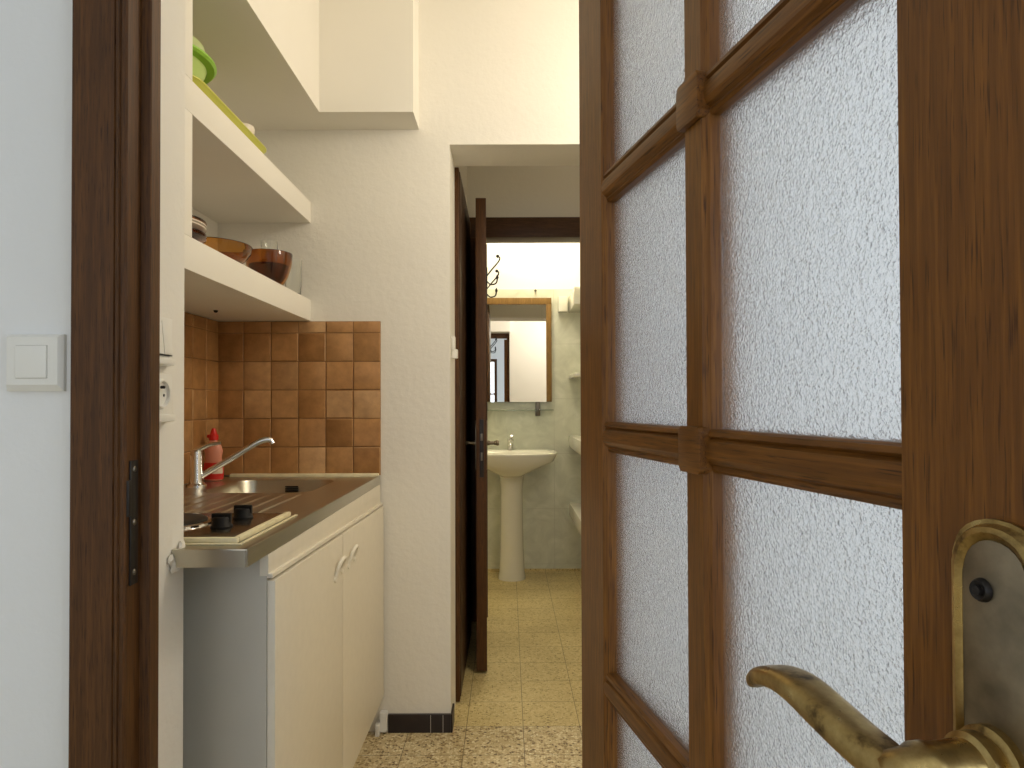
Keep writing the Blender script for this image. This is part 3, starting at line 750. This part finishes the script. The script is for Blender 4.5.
H = empty('hob', (-0.72, 1.39, ZT)); tag(H, 'two plate electric hob set into the near end of the steel worktop', 'hob')
mesh('hob_plate', B((-0.97, -0.500, 1.255, 1.548, ZT+0.0003, ZT+0.007), bev=0.002), HOBM, H)
for cx in (-0.695, -0.885):
    bm = bmesh.new(); cz = ZT+0.007
    lathe(bm, [(0.0, 0.009), (0.020, 0.009), (0.022, 0.011), (0.072, 0.011), (0.078, 0.008), (0.078, 0.0), (0.0, 0.0)], (cx, 1.405, cz), 40)
    hp = mesh('hotplate', bm, PLATEM, H)
    bm = bmesh.new(); lathe(bm, [(0.078, 0.0), (0.090, 0.0), (0.089, 0.004), (0.082, 0.006), (0.078, 0.004)], (cx, 1.405, cz), 48, closed=True)
    mesh('chrome_ring', bm, CHROME, hp)
for ky in (1.368, 1.478):
    bm = bmesh.new(); c = (-0.567, ky, ZT+0.007)
    lathe(bm, [(0.0, 0.021), (0.015, 0.021), (0.0175, 0.018), (0.0185, 0.006), (0.021, 0.003), (0.021, 0.0), (0.0, 0.0)], c, 28)
    box(bm, c[0]-0.019, c[0]+0.019, c[1]-0.0045, c[1]+0.0045, c[2]+0.010, c[2]+0.028, bev=0.002)
    mesh('knob', bm, BLACKP, H)
bm = B((-0.62, -0.486, 1.238, 1.251, ZT+0.0003, ZT+0.011), (-0.497, -0.485, 1.251, 1.545, ZT+0.0003, ZT+0.011), bev=0.0035)
box(bm, -0.480, -0.474, 1.240, 1.555, ZT+0.0002, ZT+0.0028, bev=0.001); box(bm, -0.60, -0.474, 1.228, 1.234, ZT+0.0002, ZT+0.0028, bev=0.001)
mesh('edge_seal', bm, TAPE, H)

F = empty('sink_tap', (-0.948, 2.10, ZT)); tag(F, 'chrome mixer tap with a long angled spout at the sink corner', 'tap')
bm = bmesh.new()
lathe(bm, [(0.0, 0.0), (0.030, 0.0), (0.029, 0.006), (0.021, 0.012), (0.0185, 0.020), (0.0185, 0.098), (0.0165, 0.108), (0.010, 0.114), (0.0, 0.115)], (-0.948, 2.10, ZT+0.0003), 32)
mesh('tap_body', bm, CHROME, F)
bm = bmesh.new()
p = smooth_path([(-0.941, 2.10, 0.918), (-0.92, 2.112, 0.934), (-0.86, 2.135, 0.972), (-0.815, 2.152, 1.003), (-0.785, 2.163, 1.022), (-0.762, 2.172, 1.030), (-0.749, 2.176, 1.028), (-0.744, 2.178, 1.018)], 4)
sweep(bm, p, [(0.0095, 0.0095)]*(len(p)-4) + [(0.0098, 0.0098)]*2 + [(0.0115, 0.0115)]*2, n=16)
mesh('spout', bm, CHROME, F)
bm = bmesh.new()
p = smooth_path([(-0.951, 2.10, 1.000), (-0.931, 2.105, 1.010), (-0.912, 2.112, 1.018), (-0.880, 2.12, 1.024)], 4)
sweep(bm, p, [(0.013 - 0.006*i/(len(p)-1), 0.009 - 0.004*i/(len(p)-1)) for i in range(len(p))], n=14)
mesh('lever', bm, CHROME, F)

S = empty('soap_bottle', (-0.968, 2.27, ZT)); tag(S, 'red capped dish soap bottle behind the sink tap', 'bottle')
bm = bmesh.new()
rg = []
for w, d, z in ((0.024, 0.016, 0.0), (0.030, 0.020, 0.004), (0.032, 0.021, 0.045), (0.026, 0.018, 0.075), (0.030, 0.019, 0.098), (0.022, 0.016, 0.122), (0.012, 0.012, 0.130), (0.011, 0.011, 0.136)):
    rg.append([(-0.968 + w*math.cos(2*PI*k/28), 2.27 + d*math.sin(2*PI*k/28), ZT+0.0005+z) for k in range(28)])
loft(bm, rg); mesh('bottle_body', bm, PINKL, S)
bm = bmesh.new()
lathe(bm, [(0.0, 0.134), (0.0150, 0.134), (0.0150, 0.150), (0.011, 0.154), (0.008, 0.166), (0.005, 0.172), (0.0, 0.173)], (-0.968, 2.27, ZT), 20)
box(bm, -0.988, -0.971, 2.264, 2.276, ZT+0.140, ZT+0.152, bev=0.003)
mesh('cap', bm, RED, S)
bm = bmesh.new(); rg = []
for w, d, z in ((0.0312, 0.0207, 0.006), (0.0326, 0.0216, 0.020), (0.0328, 0.0217, 0.042), (0.0300, 0.0200, 0.060)):
    rg.append([(-0.968 + w*math.cos(2*PI*k/28), 2.27 + d*math.sin(2*PI*k/28), ZT+0.0005+z) for k in range(28)])
loft(bm, rg, False, False); mesh('red_label', bm, RED, S)
bm = bmesh.new(); rg = []
for w, d, z in ((0.0335, 0.0222, 0.024), (0.0335, 0.0222, 0.034), (0.0322, 0.0214, 0.048)):
    rg.append([(-0.968 + w*math.cos(a), 2.27 + d*math.sin(a), ZT+0.0005+z) for a in [-1.45 + 1.2*k/9 for k in range(10)]])
t = bmesh.new(); R = [[t.verts.new(p) for p in r] for r in rg]
for i in range(2):
    for j in range(9): t.faces.new((R[i][j], R[i][j+1], R[i+1][j+1], R[i+1][j]))
merge(bm, t); mesh('white_label', bm, WLAB, S)

# ---------------------------------------------------------------- bathroom
WBX = 0.020
WB = empty('washbasin', (WBX, 4.5, 0)); tag(WB, 'white pedestal washbasin against the green bathroom tiles', 'washbasin')
def dshape(hw, yf, yb, z, n=40, e=3.2):
    out = []
    for k in range(n):
        a = 2*PI*k/n; c, s = math.cos(a), math.sin(a)
        x = hw*math.copysign(abs(c)**(2/e), c)
        cy_, hy = (yf+yb)/2, (yb-yf)/2
        out.append((WBX + x, cy_ + hy*math.copysign(abs(s)**(2/e), s), z))
    return out
bm = bmesh.new()
loft(bm, [dshape(0.075, 4.40, 4.70, 0.672), dshape(0.095, 4.34, 4.71, 0.692), dshape(0.18, 4.29, 4.716, 0.732), dshape(0.270, 4.25, 4.717, 0.775), dshape(0.292, 4.237, 4.717, 0.815), dshape(0.295, 4.235, 4.717, 0.826), dshape(0.290, 4.239, 4.717, 0.832),
          dshape(0.255, 4.28, 4.60, 0.830), dshape(0.245, 4.29, 4.59, 0.815), dshape(0.19, 4.33, 4.56, 0.735), dshape(0.06, 4.40, 4.50, 0.700)])
mesh('basin', bm, CERAM, WB, ang=60)
bm = bmesh.new()
rg = []
for hw, d, z in ((0.088, 0.088, 0.0), (0.088, 0.088, 0.02), (0.082, 0.082, 0.05), (0.076, 0.078, 0.20), (0.072, 0.074, 0.42), (0.070, 0.072, 0.58), (0.080, 0.080, 0.672)):
    rg.append([(WBX + 0.002 + hw*math.cos(2*PI*k/32), 4.53 + d*math.sin(2*PI*k/32), z) for k in range(32)])
loft(bm, rg); mesh('pedestal', bm, CERAM, WB, ang=60)
T2 = empty('basin_tap', (WBX-0.005, 4.645, 0.832)); tag(T2, 'small chrome mixer tap on the washbasin', 'tap')
bm = bmesh.new(); c = (WBX-0.005, 4.645, 0.832)
lathe(bm, [(0.0, 0.0), (0.024, 0.0), (0.022, 0.006), (0.019, 0.012), (0.019, 0.055), (0.022, 0.062), (0.021, 0.075), (0.012, 0.082), (0.0, 0.083)], c, 24)
mesh('tap_body', bm, CHROME, T2)
bm = bmesh.new(); sweep(bm, smooth_path([(c[0], 4.64, 0.868), (c[0], 4.60, 0.882), (c[0], 4.555, 0.880), (c[0], 4.538, 0.868)], 4), 0.010, n=12); mesh('spout', bm, CHROME, T2)
bm = bmesh.new(); p = smooth_path([(c[0], 4.64, 0.908), (c[0]+0.004, 4.61, 0.922), (c[0]+0.008, 4.575, 0.930)], 4); sweep(bm, p, [(0.010, 0.006)]*len(p), n=12); mesh('lever', bm, CHROME, T2)

MR = empty('mirror', (0.02, 4.716, 1.154)); tag(MR, 'wood framed mirror above the washbasin', 'mirror')
x0, x1, z0, z1 = -0.257, 0.297, 1.154, 1.862
bm = B((x0, x1, 4.692, 4.7175, z1-0.045, z1), (x0, x0+0.036, 4.692, 4.7175, z0, z1-0.045), (x1-0.036, x1, 4.692, 4.7175, z0, z1-0.045), bev=0.003)
mesh('mirror_frame', bm, MFRAME, MR)
mesh('mirror_glass', B((x0+0.03, x1-0.03, 4.706, 4.7165, z0, z1-0.04)), MIRR, MR, smooth=False)
MR.rotation_euler = (-0.0167, 0, 0.020); MR.location.y = 4.692
GS = empty('glass_shelf', (0.02, 4.71, 1.10)); tag(GS, 'narrow glass shelf on metal brackets between mirror and washbasin', 'shelf')
mesh('shelf_pane', B((-0.265, 0.305, 4.60, 4.7150, 1.096, 1.102), bev=0.001), SHELFG, GS)
for bxx in (0.203, -0.163):
    mesh('bracket', B((bxx-0.016, bxx+0.016, 4.690, 4.7178, 1.058, 1.156), (bxx-0.012, bxx+0.012, 4.61, 4.70, 1.088, 1.0955), bev=0.002), DKMETAL, GS)
LG = 'white ledges on the bathroom wall'
for i, (za, zb, y0, lab) in enumerate(((0.380, 0.468, 3.9, 'lowest thick white ledge on the bathroom right wall'),
                         (0.845, 0.925, 3.9, 'white ledge on the bathroom right wall at washbasin height'),
                         (1.31, 1.335, 4.3, 'thin white ledge on the bathroom right wall beside the mirror'),
                         (1.764, 1.87, 4.3, 'topmost white ledge on the bathroom right wall'))):
    o = mesh('wall_ledge', B((0.415, 0.6185, y0, 4.7165, za, zb), bev=0.004), CERAM); tag(o, lab, 'ledge', LG)
o = mesh('wall_bracket', B((0.343, 0.405, 4.66, 4.7165, 1.765, 1.872), bev=0.004), CERAM); tag(o, 'small white box on the wall right of the mirror top', 'box')
bm = bmesh.new(); lathe(bm, [(0.0, 4.698), (0.008, 4.699), (0.009, 4.706), (0.004, 4.710), (0.004, 4.7175), (0.0, 4.7175)], (0.190, 0, 1.915), 14, 'y')
tag(mesh('wall_hook', bm, DKMETAL), 'tiny metal wall hook above the mirror', 'hook')

# ---------------------------------------------------------------- light
def area(name, loc, rot, sx, sy, power, col, spread=PI):
    l = bpy.data.lights.new(name, 'AREA'); l.shape = 'RECTANGLE'; l.size = sx; l.size_y = sy; l.energy = power; l.color = col; l.spread = spread
    o = bpy.data.objects.new(name, l); COL.objects.link(o); o.location = loc; o.rotation_euler = rot; return o
def point(name, loc, power, col, r):
    l = bpy.data.lights.new(name, 'POINT'); l.energy = power; l.color = col; l.shadow_soft_size = r
    o = bpy.data.objects.new(name, l); COL.objects.link(o); o.location = loc; return o
area('window_daylight', (-0.62, -2.66, 1.45), (PI/2, 0, 0), 1.44, 1.4, 20, (0.90, 0.94, 1.0))
area('window_daylight', (2.06, (WY0+WY1)/2, 1.45), (PI/2, 0, PI/2), 1.38, 1.4, 60, (0.71, 0.84, 1.0))  # fill through the added side window, for the wall behind the glass
point('kitchen_lamp', (0.70, 1.75, 2.20), 20, (1.0, 0.895, 0.73), 0.14)
point('passage_lamp', (0.50, 3.15, 2.55), 1.0, (1.0, 0.83, 0.58), 0.08)  # added fill with no fixture, lifts the wall over the bathroom header
point('bathroom_lamp', (0.15, 4.35, 2.45), 21, (1.0, 0.89, 0.66), 0.10)
w = bpy.data.worlds.new('World'); sc.world = w; w.use_nodes = True
w.node_tree.nodes['Background'].inputs[0].default_value = (0.75, 0.85, 1.0, 1); w.node_tree.nodes['Background'].inputs[1].default_value = 1.0

# ---------------------------------------------------------------- camera
cd = bpy.data.cameras.new('Camera'); cam = bpy.data.objects.new('Camera', cd); COL.objects.link(cam)
cd.sensor_width = 36.0; cd.lens = 690.0/1024*36.0; cd.clip_start = 0.02
PITCH, ROLL = 0.0131, -0.003
cam.matrix_world = Matrix.Translation((0, 0, 1.14)) @ (Matrix.Rotation(PI/2 + PITCH, 4, 'X') @ Matrix.Rotation(ROLL, 4, 'Z'))
cd.shift_x = 4/1024; cd.shift_y = 11/1024
sc.camera = cam
vs = sc.view_settings; sc.display_settings.display_device = 'sRGB'
vs.view_transform = 'Standard'; vs.look = 'None'; vs.exposure = 0.0; vs.gamma = 1.0; vs.use_curve_mapping = False
sc.cycles.use_denoising = True
sc.cycles.max_bounces = 12; sc.cycles.diffuse_bounces = 6; sc.cycles.transmission_bounces = 10
